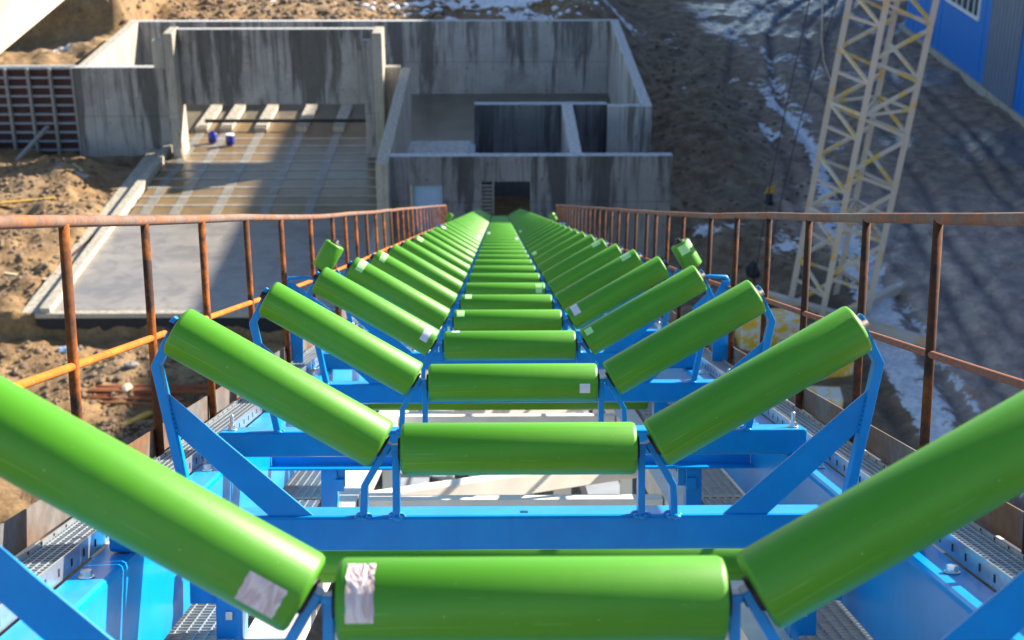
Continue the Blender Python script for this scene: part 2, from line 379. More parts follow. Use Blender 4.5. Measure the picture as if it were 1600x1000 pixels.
def make_idler():
    e = cv_empty("trough_idler", 0, U1, -0.5)   # local: x across, y down the belt line, z normal; 0 = centre roller axis
    Z = lambda w_: w_ + 0.5
    cb = MB().b2((-0.88, 0.003, Z(-0.722)), (0.88, 0.108, Z(-0.645)), 0.008)
    cb.build("cross_beam", "blue_paint", e)
    MB().b2((0.004, 0.030, Z(-0.6458)), (0.020, 0.046, Z(-0.6436))).build("drain_hole", "black_coat", e)
    for s_ in (-1, 1):
        ob = bent_bar([(s_ * 0.722, Z(-0.223)), (s_ * 0.771, Z(-0.320)), (s_ * 0.702, Z(-0.646))], 0.020, 0.0, 0.034)
        ob2 = bent_bar([(s_ * 0.716, Z(-0.225)), (s_ * 0.728, Z(-0.238))], 0.034, -0.004, 0.020); ob.merge(ob2.b)
        weld(ob, s_ * 0.70, 0.02, Z(-0.645))
        ob.build("outer_bracket", "blue_paint", e, bevel=0.002)
        gp = MB().prism([(s_ * 0.757, Z(-0.372)), (s_ * 0.738, Z(-0.460)), (s_ * 0.536, Z(-0.6465)), (s_ * 0.440, Z(-0.6465))], 0.012, 0.020)
        for k in range(9):
            f_ = k / 8; b2 = bmesh.new(); bmesh.ops.create_icosphere(b2, subdivisions=1, radius=0.006)
            bmesh.ops.transform(b2, matrix=Matrix.Translation((s_ * (0.752 - 0.020 * f_), 0.010, Z(-0.378 - 0.080 * f_))), verts=b2.verts); gp.merge(b2)
        gp.build("gusset_plate", "blue_paint", e, bevel=0.0015)
        ib = bent_bar([(s_ * 0.2615, Z(-0.494)), (s_ * 0.2615, Z(-0.646))], 0.015, -0.018, 0.020); weld(ib, s_ * 0.2615, 0.004, Z(-0.645), 0.013)
        b_ = bent_bar([(s_ * 0.2615, Z(-0.488)), (s_ * 0.2615, Z(-0.500))], 0.020, -0.022, 0.006); ib.merge(b_.b)
        ib.build("inner_bracket", "blue_paint", e, bevel=0.002)
        ib = bent_bar([(s_ * 0.276, Z(-0.486)), (s_ * 0.329, Z(-0.578)), (s_ * 0.332, Z(-0.646))], 0.015, -0.018, 0.020); weld(ib, s_ * 0.332, 0.004, Z(-0.645), 0.013)
        ib.build("inner_bracket", "blue_paint", e, bevel=0.002)
        hexbolt(s_ * 0.845, 0.045, Z(-0.6445), 0.03).build("stud_bolt", "zinc", e)
    roller_obj((0, 0, 0), 0, RL, RD / 2, "roller", e)
    for s_ in (-1, 1):
        roller_obj((s_ * 0.5085, 0, Z(-0.3675)), s_ * R(29.8), RL, RD / 2, "roller", e)
    return e
proto = make_idler(); bpy.context.view_layer.update(); PT = tree(proto)
STK = {  # row: list of (roller index 0 centre / 1 left / 2 right, x0, x1, a0, a1, material, wobble)
    1: [(0, -0.236, -0.200, 18, 104, "paper_label", 0.0006), (1, 0.172, 0.226, 80, 128, "paper_label", 0.0006)],
    2: [],
    3: [(0, 0.195, 0.226, 88, 118, "paper_white", 0.0)],
    4: [(1, 0.195, 0.225, 20, 95, "paper_white", 0.0), (2, -0.235, -0.205, 30, 62, "film_pale_green", 0.0), (0, -0.22, -0.19, 0, 22, "paper_white", 0.0)],
    5: [(1, -0.225, -0.19, 0, 85, "film_pale_green", 0.0), (2, -0.225, -0.19, 20, 80, "paper_white", 0.0), (0, -0.235, -0.20, 20, 60, "film_pale_green", 0.0)],
    6: [(1, -0.22, -0.185, 0, 80, "film_pale_green", 0.0), (0, -0.225, -0.19, 5, 50, "film_pale_green", 0.0), (2, 0.16, 0.215, 10, 60, "film_pale_green", 0.0)],
    7: [(0, 0.19, 0.23, 30, 95, "film_pale_green", 0.0)],
    8: [(2, 0.16, 0.22, 10, 60, "film_pale_green", 0.0)],
    9: [(1, -0.225, -0.18, 10, 60, "film_pale_green", 0.0)],
    11: [(1, 0.16, 0.22, 0, 60, "film_pale_green", 0.0), (2, -0.23, -0.19, 0, 60, "film_pale_green", 0.0)],
    13: [(1, -0.22, -0.18, 0, 50, "paper_white", 0.0)], 16: [(0, 0.19, 0.23, 0, 60, "paper_white", 0.0), (1, 0.18, 0.22, 0, 60, "paper_white", 0.0)],
    19: [(1, 0.18, 0.22, 0, 60, "paper_white", 0.0), (0, -0.22, -0.18, 0, 60, "paper_white", 0.0), (2, -0.22, -0.18, 0, 60, "film_pale_green", 0.0)],
}
EXTRA = {1: "nearest, with a peeling label", 2: "rollers bare, second row",
         3: "small square tag on its middle roller", 4: "white band near the foot of its left roller"}
for k in range(1, 42):
    e = proto if k == 1 else copy_tree(proto, PT)
    e.location = CV(0, U1 + PITCH * (k - 1), -0.5)
    if k > 2: e.rotation_euler = (-SL + random.uniform(-0.004, 0.004), random.uniform(-0.0025, 0.0025), random.uniform(-0.003, 0.003))
    if k in EXTRA: lab = f"green three-roller idler on blue brackets, {EXTRA[k]}"
    elif k <= 16: lab = f"green three-roller idler on blue brackets, {ORD[k]} row from the viewer"
    else: lab = "green three-roller idler in the tightly packed far rows close to the pit wall"
    tag(e, lab, "conveyor idler", "trough idlers along the conveyor" if k <= 16 else "trough idlers packed together at the far end")
    if k in STK:
        rs = [c for c in (kids(e)) if c.name.startswith("roller")]
        rs.sort(key=lambda o: abs(o.location.x) * 10 + (1 if o.location.x > 0 else 0))
        for (ri, *args) in STK[k]: sticker(rs[ri], *args[:5], wob=args[5])

# ------------------------------------------------------------------ conveyor frame: stringers, ties, hangers, lower truss
UEND = 50.5
US = [-0.6, 2, 4, 6, 7, 8, 9, 10] + [10 + 2.5 * i for i in range(1, 17)] + [UEND]
def sweep_profile(prof, us):
    """prof: closed polygon (x, w) swept along the belt line"""
    mb = MB(); rings = [[mb.b.verts.new(CV(x, u, w_)) for x, w_ in prof] for u in us]
    n = len(prof)
    for a, c in zip(rings, rings[1:]):
        for k in range(n): mb.b.faces.new((a[k], a[(k + 1) % n], c[(k + 1) % n], c[k]))
    mb.b.faces.new(rings[0][::-1]); mb.b.faces.new(rings[-1]); return mb
frame = empty("conveyor_frame", CV(0, 0, -0.99), ROT); bpy.context.view_layer.update(); FI = frame.matrix_world.inverted()
tag(frame, "long blue and cream steel conveyor frame running down to the pit under the green rollers", "conveyor")
def under(o, parent_inv=FI, parent=frame): o.parent = parent; o.matrix_parent_inverse = parent_inv; return o
for s_ in (-1, 1):
    pr = [(0.826, -0.740), (0.829, -0.731), (0.836, -0.726), (0.905, -0.726), (0.905, -0.734), (0.836, -0.735), (0.834, -0.975), (0.905, -0.978), (0.905, -0.988), (0.826, -0.988)]
    pr = [(s_ * a, b_) for a, b_ in pr]
    under(sweep_profile(pr if s_ < 0 else pr[::-1], US).build("side_girder", "blue_paint"))
    for k in range(1, 18):
        u = U1 + PITCH * (k - 1) - 0.19
        o = hexbolt(0, 0, 0).build("flange_bolt", "zinc"); o.location = CV(s_ * 0.872, u, -0.7255); o.rotation_euler = ROT; under(o)
def cvbox(x0, x1, u0, u1, w0, w1, bev=0.0):
    mb = MB(); uc = (u0 + u1) / 2
    mb.b2((x0, u0 - uc, w0), (x1, u1 - uc, w1), bev); return mb, uc
def cvplace(mb, uc, name, mat):
    o = mb.build(name, mat); o.location = CV(0, uc, 0); o.rotation_euler = ROT; return o
TIES = [1.77 + 3.08 * i for i in range(16)]
for u in TIES:
    mb, uc = cvbox(-0.824, 0.824, u, u + 0.006, -0.86, -0.79); mb.b2((-0.824, -0.07, -0.867), (0.824, 0.003, -0.861))
    under(cvplace(mb, uc, "cross_tie", "blue_paint"))
    for s_ in (-1, 1):
        mb, uc = cvbox(s_ * 0.595, s_ * 0.650, u - 0.05, u + 0.01, -1.03, -0.868, 0.003)
        mb.b2((s_ * 0.56, -0.06, -1.038), (s_ * 0.69, 0.03, -1.030)); mb.b2((s_ * 0.60 , -0.042, -0.94), (s_ * 0.60 + 0.03, -0.031, -0.90)); mb.b2((s_ * 0.57, -0.02, -0.93), (s_ * 0.594, 0.0, -0.868))
        under(cvplace(mb, uc, "foot_post", "blue_paint"))
for s_ in (-1, 1):
    pr = [(s_ * 0.565, -1.04), (s_ * 0.675, -1.04), (s_ * 0.675, -1.14), (s_ * 0.565, -1.14)]
    under(sweep_profile(pr if s_ < 0 else pr[::-1], US).build("truss_chord", "cream_steel"))
    pr = [(s_ * 0.50, -1.72), (s_ * 0.72, -1.72), (s_ * 0.72, -1.86), (s_ * 0.50, -1.86)]
    under(sweep_profile(pr if s_ < 0 else pr[::-1], US).build("truss_chord", "grey_steel"))
for i in range(22):
    u = 3.05 + 2.15 * i
    mb = MB().bar(CV(-0.56, u, -1.09), CV(0.56, u, -1.09), 0.09, 0.09, N, 0.004); under(mb.build("truss_cross_member", "cream_steel"))
    mb = MB().bar(CV(-0.56, u + 0.12, -1.10), CV(0.56, u + 0.95, -1.10), 0.10, 0.085, N, 0.004); under(mb.build("truss_diagonal", "cream_steel"))
    mb = MB().bar(CV(0.5, u + 0.1, -1.79), CV(-0.5, u + 2.1, -1.79), 0.10, 0.10, N, 0.004); under(mb.build("truss_lower_diagonal", "grey_steel"))
    for s_ in (-1, 1):
        mb = MB().bar(CV(s_ * 0.62, u, -1.14), CV(s_ * 0.62, u, -1.72), 0.06, 0.06, (0, 1, 0)); under(mb.build("truss_upright", "cream_steel"))
for u in (13.0, 26.0, 38.0):
    tb = CV(0, u, -1.86)
    e = empty("trestle", (tb.x, tb.y, 0)); tag(e, "cream steel trestle standing under the conveyor, " + {13.0: "nearest of the three", 26.0: "middle of the three", 38.0: "closest to the pit wall"}[u], "trestle", "trestles under the conveyor")
    for s_ in (-1, 1):
        o = MB().bar((s_ * 0.55, 0, 0), (s_ * 0.55, 0, tb.z + 0.02), 0.16, 0.16, (0, 1, 0)).build("leg", "cream_steel", e)
    mb = MB(); z = 0.4; k = 0
    while z + 1.2 < tb.z: mb.bar((-0.47 if k % 2 else 0.47, 0, z), (0.47 if k % 2 else -0.47, 0, z + 1.1), 0.07, 0.07, (0, 1, 0)); z += 1.2; k += 1
    mb.build("bracing", "cream_steel", e)

# return rollers hung in brackets beneath
rp = None; i = 0; u = 3.46
while u < 49:
    if rp is None:
        rp = cv_empty("return_roller", 0, u, -0.85)
        roller_obj((0, 0, 0), 0, 1.29, 0.056, "roller", rp)
        for s_ in (-1, 1):
            mb = MB().b2((s_ * 0.670, -0.045, -0.20), (s_ * 0.735, 0.03, 0.055), 0.003); mb.b2((s_ * 0.735, -0.03, -0.10), (s_ * 0.80, 0.02, -0.03)); 
            mb.b2((s_ * 0.735, -0.03, 0.0), (s_ * 0.825, 0.02, 0.03)); mb.build("hanger_bracket", "blue_paint", rp)
            MB().b2((s_ * 0.702 - 0.008, -0.052, -0.075), (s_ * 0.702 + 0.008, -0.0455, -0.055)).build("bolt", "zinc", rp)
            MB().b2((s_ * 0.702 - 0.008, -0.052, -0.135), (s_ * 0.702 + 0.008, -0.0455, -0.115)).build("bolt", "zinc", rp)
        bpy.context.view_layer.update(); RT = tree(rp); e = rp
    else: e = copy_tree(rp, RT); e.location = CV(0, u, -0.85)
    tag(e, {0: "long green return roller low beneath the nearest idlers", 1: "long green return roller seen under the third idler row"}.get(i, "green return roller hidden low beneath the farther idler rows"), "conveyor roller", "return rollers under the conveyor")
    i += 1; u += 3.08

# belt guides (small tilted rollers on blue stands)
def guide(s_, k, lab):
    u = U1 + PITCH * (k - 1) + 0.02
    e = cv_empty("belt_guide", 0, u, -0.725)
    Z = lambda w_: w_ + 0.725
    mb = MB().prism([(s_ * 0.955, Z(-0.725)), (s_ * 1.035, Z(-0.725)), (s_ * 1.035, Z(-0.315)), (s_ * 1.000, Z(-0.315)), (s_ * 0.955, Z(-0.40))], 0.0, 0.008)
    mb.b2((s_ * 1.027, 0.0, Z(-0.725)), (s_ * 1.035, 0.05, Z(-0.315)))
    mb.prism([(s_ * 0.80, Z(-0.44)), (s_ * 0.83, Z(-0.44)), (s_ * 1.000, Z(-0.315)), (s_ * 1.035, Z(-0.315)), (s_ * 1.035, Z(-0.52)), (s_ * 0.955, Z(-0.52))], 0.009, 0.015) if s_ < 0 else mb.prism([(s_ * 0.86, Z(-0.44)), (s_ * 0.955, Z(-0.345)), (s_ * 0.955, Z(-0.50)), (s_ * 0.90, Z(-0.52))], 0.0, 0.006)
    mb.build("post", "blue_paint", e, bevel=0.002)
    MB().tube([(s_ * 1.030, 0.02, Z(-0.40)), (s_ * 1.030, 0.02, Z(-0.310)), (s_ * 1.022, 0.02, Z(-0.297)), (s_ * 0.94, 0.02, Z(-0.294)), (s_ * 0.905, 0.02, Z(-0.300)), (s_ * 0.86, 0.02, Z(-0.345))], 0.0085, 10).build("bent_rod", "blue_paint", e)
    ax = R(90) + s_ * R(29)
    o = roller_obj((s_ * 0.835, 0.02, Z(-0.195)), s_ * R(-60), 0.135, 0.048, "guide_roller", e)
    MB().bar((s_ * 0.80, 0.02, Z(-0.26)), (s_ * 0.76, 0.02, Z(-0.34)), 0.02, 0.02, (0, 1, 0)).build("stem", "blue_paint", e)
    if s_ > 0 and k < 10:
        sticker(o, -0.055, -0.01, 60, 120, "film_pale_green", 0.048)
    tag(e, lab, "belt guide roller", "belt guide rollers beside the idlers")
guide(-1, 5, "blue stand with short tilted green guide roller, left of the near idlers"); guide(1, 5, "blue stand with short tilted green guide roller with taped label, right of the near idlers")
guide(-1, 18.6, "tiny far green guide roller at the left railing end"); guide(1, 18.6, "tiny far green guide roller at the right railing end")

# ------------------------------------------------------------------ walkway gratings
def grating(L, W, nb, nc, name, edge=True):
    e = empty(name, (0, 0, 0), ROT)
    mb = MB()
    def slab(x0, x1, y0, y1, z0, z1):
        vs = [mb.b.verts.new(p) for p in ((x0, y0, z0), (x1, y0, z0), (x1, y1, z0), (x0, y1, z0), (x0, y0, z1), (x1, y0, z1), (x1, y1, z1), (x0, y1, z1))]
        for q in ((3, 2, 1, 0), (4, 5, 6, 7), (0, 1, 5, 4), (1, 2, 6, 5), (2, 3, 7, 6), (3, 0, 4, 7)): mb.b.faces.new([vs[i] for i in q])
    for i in range(nb):
        x = -W / 2 + W * (i + 0.5) / nb; slab(x - 0.0014, x + 0.0014, -L / 2, L / 2, -0.020, 0.0)
    for j in range(nc):
        y = -L / 2 + L * (j + 0.5) / nc; slab(-W / 2, W / 2, y - 0.0017, y + 0.0017, -0.007, -0.0004)
    mb.build("bar_mesh", "galvanised", e)
    if edge:
        for s_ in (-1, 1):
            m2 = MB().b2((s_ * W / 2, -L / 2 + 0.002, -0.035), (s_ * (W / 2 + 0.003), L / 2 - 0.002, 0.010))
            h = m2; nf0 = None
            for j in range(14):
                y = -L / 2 + L * (j + 0.5) / 14
                h.b2((s_ * (W / 2 + 0.0034) if s_ > 0 else s_ * (W / 2 + 0.0034), y - 0.004, -0.022), (s_ * (W / 2 + 0.0042), y + 0.004, -0.006))
                h.b2((s_ * (W / 2 - 0.0008), y - 0.004, -0.022 + 0.024), (s_ * (W / 2 - 0.0002), y + 0.004, 0.008))
            o = m2.build("edge_strip", "zinc", e); o.data.materials.append(MATS["black_coat"])
            for p_ in o.data.polygons:
                if p_.index >= 6: p_.material_index = 1
    return e
gp = grating(1.19, 0.085, 5, 62, "grating_plank"); bpy.context.view_layer.update(); GT = tree(gp); first = True
for s_ in (-1, 1):
    for k in range(22):
        u = 1.62 + 1.195 * k
        e = gp if first else copy_tree(gp, GT); first = False
        e.location = CV(s_ * 0.958, u, -0.690)
        side = "left" if s_ < 0 else "right"
        tag(e, f"galvanised grating plank of the {side} walkway, " + (("nearest" if k == 0 else ORD[k + 1]) + " from the viewer" if k < 4 else "one of the row beyond the fourth"), "grating", f"grating planks of the {side} walkway")
lg = grating(2.1, 0.40, 14, 84, "lower_grating", False); bpy.context.view_layer.update(); LT = tree(lg); first = True
for s_ in (-1, 1):
    for k in range(14):
        e = lg if first else copy_tree(lg, LT); first = False
        e.location = CV(s_ * 0.89, 1.9 + 2.14 * k, -1.03)
        side = "left" if s_ < 0 else "right"
        tag(e, f"galvanised open grating low beneath the {side} blue girder, " + (ORD[k + 1] + " from the viewer" if k < 3 else "beyond the third"), "grating", f"lower gratings on the {side}")

# ------------------------------------------------------------------ handrails
POSTZ = {-1: [2.5, 3.30, 4.06, 4.82, 5.68, 6.57, 7.6, 8.6, 9.3, 10.0, 10.8, 11.6], 1: [2.80, 3.515, 4.2, 4.98, 5.71, 6.48, 7.27, 8.35, 9.1, 9.8, 10.4, 11.2, 12.0]}
for s_ in (-1, 1):
    side = "left" if s_ < 0 else "right"
    hr = empty("handrail", CV(s_ * 1.02, 0, -0.69), ROT); bpy.context.view_layer.update(); HI = hr.matrix_world.inverted()
    tag(hr, f"rusty tube handrail with rusted posts and toe board along the {side} side of the conveyor", "railing")
    zs = list(POSTZ[s_]);
    while zs[-1] < 26.5: zs.append(zs[-1] + 0.82)
    rnd = random.Random(3 + s_)
    xt = 1.045
    us = [-0.8, 0.5] + [0.8 * i for i in range(2, 33)] + [zs[-1]]
    pts = [CV(s_ * (xt + rnd.uniform(-0.004, 0.004)), u, -0.014 + rnd.uniform(-0.003, 0.003)) for u in us]
    under(MB().tube(pts, 0.0145, 14).build("top_rail", "rust_rail"), HI, hr)
    xm = 1.030
    pts = [CV(s_ * xm, u, -0.350 + rnd.uniform(-0.003, 0.003)) for u in us]
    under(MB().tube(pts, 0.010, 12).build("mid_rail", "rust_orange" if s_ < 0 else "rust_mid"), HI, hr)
    for z in zs:
        u = z - 0.01; d = rnd.uniform(-0.008, 0.008)
        mb = MB().tube([CV(s_ * 1.012, u, -0.73), CV(s_ * (xt - 0.002), u + d, -0.02)], 0.0125, 12)
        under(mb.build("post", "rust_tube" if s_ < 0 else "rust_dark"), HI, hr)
    pr = [(s_ * 1.030, -0.612), (s_ * 1.034, -0.612), (s_ * 1.034, -0.692), (s_ * 1.030, -0.692)]
    under(sweep_profile(pr if s_ < 0 else pr[::-1], [u for u in US if u < 27]).build("toe_board", "rust_plate"), HI, hr)
    pr = [(s_ * 1.006, -0.728), (s_ * 1.060, -0.728), (s_ * 1.060, -0.760), (s_ * 1.006, -0.760)]
    under(sweep_profile(pr if s_ < 0 else pr[::-1], [u for u in US if u < 27]).build("edge_channel", "rust_plate"), HI, hr)
    for k in range(22):
        u = 1.95 + PITCH * k
        mb = MB().bar(CV(s_ * 0.905, u, -0.745), CV(s_ * 1.14, u, -0.745), 0.035, 0.03, N); under(mb.build("walkway_bearer", "cream_steel"), HI, hr)

# ------------------------------------------------------------------ ground
def vnoise(x, y, seed=0):
    xi = np.floor(x).astype(np.int64); yi = np.floor(y).astype(np.int64); xf = x - xi; yf = y - yi
    def h(a, b_):
        n = (a * 374761393 + b_ * 668265263 + seed * 974634777) & 0xffffffff
        n = ((n ^ (n >> 13)) * 1274126177) & 0xffffffff; return ((n ^ (n >> 16)) & 0xffff) / 65535.0
    u = xf * xf * (3 - 2 * xf); v = yf * yf * (3 - 2 * yf)
    return (h(xi, yi) * (1 - u) + h(xi + 1, yi) * u) * (1 - v) + (h(xi, yi + 1) * (1 - u) + h(xi + 1, yi + 1) * u) * v
def fbm(x, y, o=5, seed=0):
    s_ = 0; a = 0.5; t_ = 0
    for i in range(o): s_ = s_ + a * vnoise(x * 2 ** i, y * 2 ** i, seed + i); t_ += a; a *= 0.5
    return s_ / t_
def seg_d(X, Y, ax, ay, bx, by):
    dx, dy = bx - ax, by - ay; t_ = np.clip(((X - ax) * dx + (Y - ay) * dy) / (dx * dx + dy * dy), 0, 1)
    return np.hypot(X - ax - t_ * dx, Y - ay - t_ * dy)
def line_d(X, Y, pts): return np.min([seg_d(X, Y, *a, *b_) for a, b_ in zip(pts, pts[1:])], axis=0)
def sm(a, b_, x): t_ = np.clip((x - a) / (b_ - a), 0, 1); return t_ * t_ * (3 - 2 * t_)
gx = np.concatenate([np.array([-900, -400, -200, -110, -70, -48, -38]), np.arange(-32, 30, 0.16), np.array([32, 38, 48, 70, 110, 200, 400, 900])])
gy = np.concatenate([np.array([-300, -120, -50, -10, 10, 18, 23]), np.arange(26, 104, 0.16), np.array([106, 110, 118, 130, 160, 220, 400, 900])])
X, Y = np.meshgrid(gx, gy)
def box_in(x0, x1, y0, y1, s_=0.4): return sm(x0 - s_, x0, X) * (1 - sm(x1, x1 + s_, X)) * sm(y0 - s_, y0, Y) * (1 - sm(y1, y1 + s_, Y))
fl = np.maximum(box_in(-18.4, 6.0, 61.5, 71.6), np.maximum(box_in(-15.3, -4.0, 42.9, 66), box_in(-4.2, 6.0, 47.8, 66)))
rough = 0.35 + 0.65 * (1 - sm(4, 16, X)) 
rough *= (1 - fl)
Zg = (fbm(X * 0.25, Y * 0.25, 3, 5) - 0.5) * 0.9 * rough + (fbm(X * 1.1, Y * 1.1, 5, 9) - 0.5) * 0.75 * rough + (fbm(X * 5, Y * 5, 3, 21) - 0.5) * 0.16 * rough
Zg += -0.70 * (1 - sm(42.20, 42.45, Y)) * (1 - sm(-3, 3, X))
Zg += -0.5 * fl * 0 - 0.06 * fl
# spoil bank behind and left of the pit
bank = sm(-15.2, -17.5, X) if False else (1 - sm(-18.0, -15.8, X))
Zg += 0.55 * bank * sm(50, 57, Y) * (1 - sm(59.5, 61.0, Y)) * (0.6 + 0.8 * fbm(X * 0.5, Y * 0.5, 3, 31))
Zg += 2.6 * sm(61.8, 63.5, Y) * (1 - sm(-19.6, -18.6, X)) + 2.7 * sm(71.9, 73.0, Y) * (1 - sm(5.0, 9.0, X)) + 0.0
Zg += -0.7 * (1 - fl) * np.exp(-(((X + 16.8) / 1.8) ** 2 + ((Y - 60.8) / 1.0) ** 2))
# hill of spoil right of the chamber
Zg += 1.1 * np.exp(-(((X - 9.3) / 2.2) ** 2 + ((Y - 62) / 9) ** 2)) * (0.5 + fbm(X * 0.7, Y * 0.7, 4, 41)) * (X > 6.3)
# wheel ruts on the right-hand track
tr1 = [(21, 100), (15.5, 86), (13.3, 74), (13.6, 64), (12.9, 55), (12.4, 47), (12.0, 40), (11.8, 33), (12, 26)]
def shift(p, d): return [(a + d, b_) for a, b_ in p]
ruts = np.zeros_like(X)
for d, amp in ((-0.9, 0.10), (0.9, 0.12), (2.9, 0.08), (4.7, 0.07), (7.2, 0.06), (8.9, 0.06)):
    dd = line_d(X + (fbm(X * 0, Y * 0.12, 2, int(50 + d * 3)) - 0.5) * 1.2, Y, shift(tr1, d)); ruts += np.exp(-(dd / 0.25) ** 2) * amp; Zg += amp * 0.4 * np.exp(-((dd - 0.5) / 0.2) ** 2)
Zg -= ruts * 1.8
rutm = np.clip(ruts / 0.09, 0, 1) * (0.45 + 0.55 * sm(0.35, 0.6, fbm(X * 0.5, Y * 0.25, 4, 91)))
Zg += (fbm(X * 2.2, Y * 1.4, 4, 95) - 0.5) * 0.16 * sm(8, 14, X)
pud = sm(0.60, 0.66, fbm(X * 0.28, Y * 0.16, 4, 97)) * sm(11, 14, X)
right = sm(1.5, 6.5, X); farr = sm(74, 90, Y) * sm(-6, 3, X)
dark = np.clip(np.maximum(right * 0.85, farr * 0.7) + (fbm(X * 0.3, Y * 0.3, 4, 61) - 0.5) * 0.7 * right, 0, 1)
dark = np.maximum(dark, (1 - sm(-10, -8.2, X)) * 0)
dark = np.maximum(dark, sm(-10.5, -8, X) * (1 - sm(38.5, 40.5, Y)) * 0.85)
dark = np.maximum(dark, 0.9 * np.exp(-(((X + 16.6) / 2.2) ** 2 + ((Y - 60.7) / 1.3) ** 2)))
wet = sm(10.5, 13, X + (fbm(X * 0.2, Y * 0.2, 3, 71) - 0.5) * 4) * (1 - sm(60, 84, Y)) * 0.95
wet *= 1 - 0.75 * sm(47, 60, Y)
wet = np.maximum(wet, sm(12, 15, X) * (0.55 - 0.25 * sm(47, 60, Y)))
snow = np.zeros_like(X)
def blob(x, y, rx, ry, a=0.5, rot=0.0):
    global snow
    cx, sx = math.cos(rot), math.sin(rot); u_ = ((X - x) * cx + (Y - y) * sx) / rx; v_ = (-(X - x) * sx + (Y - y) * cx) / ry
    snow = np.maximum(snow, a * np.exp(-(u_ ** 2 + v_ ** 2) ** 1.5))
def streak(pts, wd, a):
    global snow
    snow = np.maximum(snow, a * np.exp(-(line_d(X, Y, pts) / wd) ** 2))
blob(-1.3, 81.2, 4.8, 2.4, 1.1); blob(1.7, 86, 7, 3.4, 1.1); blob(-4.1, 77.6, 1.5, 1.3, 0.62); blob(1.6, 77.6, 2.6, 1.6, 0.62); blob(-1.8, 76, 1.4, 0.9, 0.6); blob(7.8, 84, 0.6, 0.8, 0.5); blob(-12, 82, 5, 3, 0.42)
blob(14.1, 86, 1.6, 3.2, 0.52); blob(17, 93, 1.6, 4, 0.5); blob(13.9, 72.2, 1.3, 2.6, 0.52); blob(16.8, 80, 1.2, 3, 0.46); blob(15.2, 62, 0.6, 2, 0.44); blob(10.3, 84, 0.8, 3, 0.42)
blob(12.5, 64.8, 0.30, 1.7, 0.85, 0.12); blob(12.6, 63.3, 0.5, 0.7, 0.85); blob(12.6, 74.2, 0.35, 0.5, 0.7)
streak([(13.6, 70), (14.1, 66), (14.0, 60), (13.3, 55), (13.0, 50.5)], 0.50, 0.85)
streak([(15.3, 80), (14.6, 74), (14.7, 66)], 0.55, 0.50); streak([(13.1, 92), (14.6, 84), (17, 76)], 0.9, 0.48)
streak([(12.7, 50), (12.6, 46), (12.3, 42), (11.9, 37), (11.6, 31)], 0.95, 0.85); streak([(13.6, 45), (13.4, 40), (13.3, 34), (13.2, 28)], 0.20, 0.6)
blob(7.6, 49.6, 0.8, 0.7, 0.6); blob(8.9, 50.2, 0.6, 0.6, 0.5); blob(10.6, 48.3, 1.2, 2.0, 0.5); blob(9.2, 70.3, 0.9, 0.4, 0.5)
blob(-19, 66, 1.2, 1.0, 0.42); blob(-17, 74, 3, 2, 0.3); blob(-21, 70, 2, 1, 0.42)
snow -= 0.55 * np.exp(-(line_d(X, Y, shift(tr1[4:], -0.75)) / 0.18) ** 2) * (snow > 0.1)
verts = np.stack([X, Y, Zg], -1).reshape(-1, 3); ny, nx = X.shape
idx = np.arange(ny * nx).reshape(ny, nx); F = np.stack([idx[:-1, :-1], idx[:-1, 1:], idx[1:, 1:], idx[1:, :-1]], -1).reshape(-1, 4)
me = bpy.data.meshes.new("ground"); me.vertices.add(len(verts)); me.vertices.foreach_set("co", verts.astype(np.float32).ravel())
me.loops.add(F.size); me.loops.foreach_set("vertex_index", F.astype(np.int32).ravel())
me.polygons.add(len(F)); me.polygons.foreach_set("loop_start", np.arange(0, F.size, 4, dtype=np.int32)); me.polygons.foreach_set("loop_total", np.full(len(F), 4, dtype=np.int32))
me.update(calc_edges=True); me.polygons.foreach_set("use_smooth", np.ones(len(F), dtype=bool))
for nm, arr in (("dark", dark), ("wet", wet), ("snow", snow * 0.94), ("rut", np.maximum(rutm, pud * 0.8)), ("puddle", pud)):
    at = me.attributes.new(nm, 'FLOAT', 'POINT'); at.data.foreach_set("value", arr.astype(np.float32).ravel())
me.materials.append(MATS["earth"]); go = bpy.data.objects.new("ground", me); COL.objects.link(go); go['kind'] = "structure"
def gz(x, y):
    i = int(np.argmin(abs(gx - x))); j = int(np.argmin(abs(gy - y))); return float(Zg[j, i])

# ------------------------------------------------------------------ concrete pit
H = 3.72
def wall(name, lo, hi, mat, label, cat="concrete wall"):
    c = ((lo[0] + hi[0]) / 2, (lo[1] + hi[1]) / 2, lo[2]); o = MB().b2(lo, hi).build(name, mat, None, c); md = o.modifiers.new("edge", 'BEVEL'); md.width = 0.02; md.segments = 1
    return tag(o, label, cat)
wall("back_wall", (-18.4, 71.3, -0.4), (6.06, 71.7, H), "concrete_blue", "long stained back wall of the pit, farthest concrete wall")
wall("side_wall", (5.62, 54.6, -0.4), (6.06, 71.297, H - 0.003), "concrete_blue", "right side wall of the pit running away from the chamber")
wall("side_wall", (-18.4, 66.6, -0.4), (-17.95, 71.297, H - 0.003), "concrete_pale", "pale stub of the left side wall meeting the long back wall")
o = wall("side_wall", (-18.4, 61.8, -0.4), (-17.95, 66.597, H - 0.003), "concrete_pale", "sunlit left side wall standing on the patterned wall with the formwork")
wall("front_left_wall", (-18.5, 61.35, -0.5), (-14.2, 61.797, H), "concrete", "dripping stained wall between the rusty formwork and the tall portal")
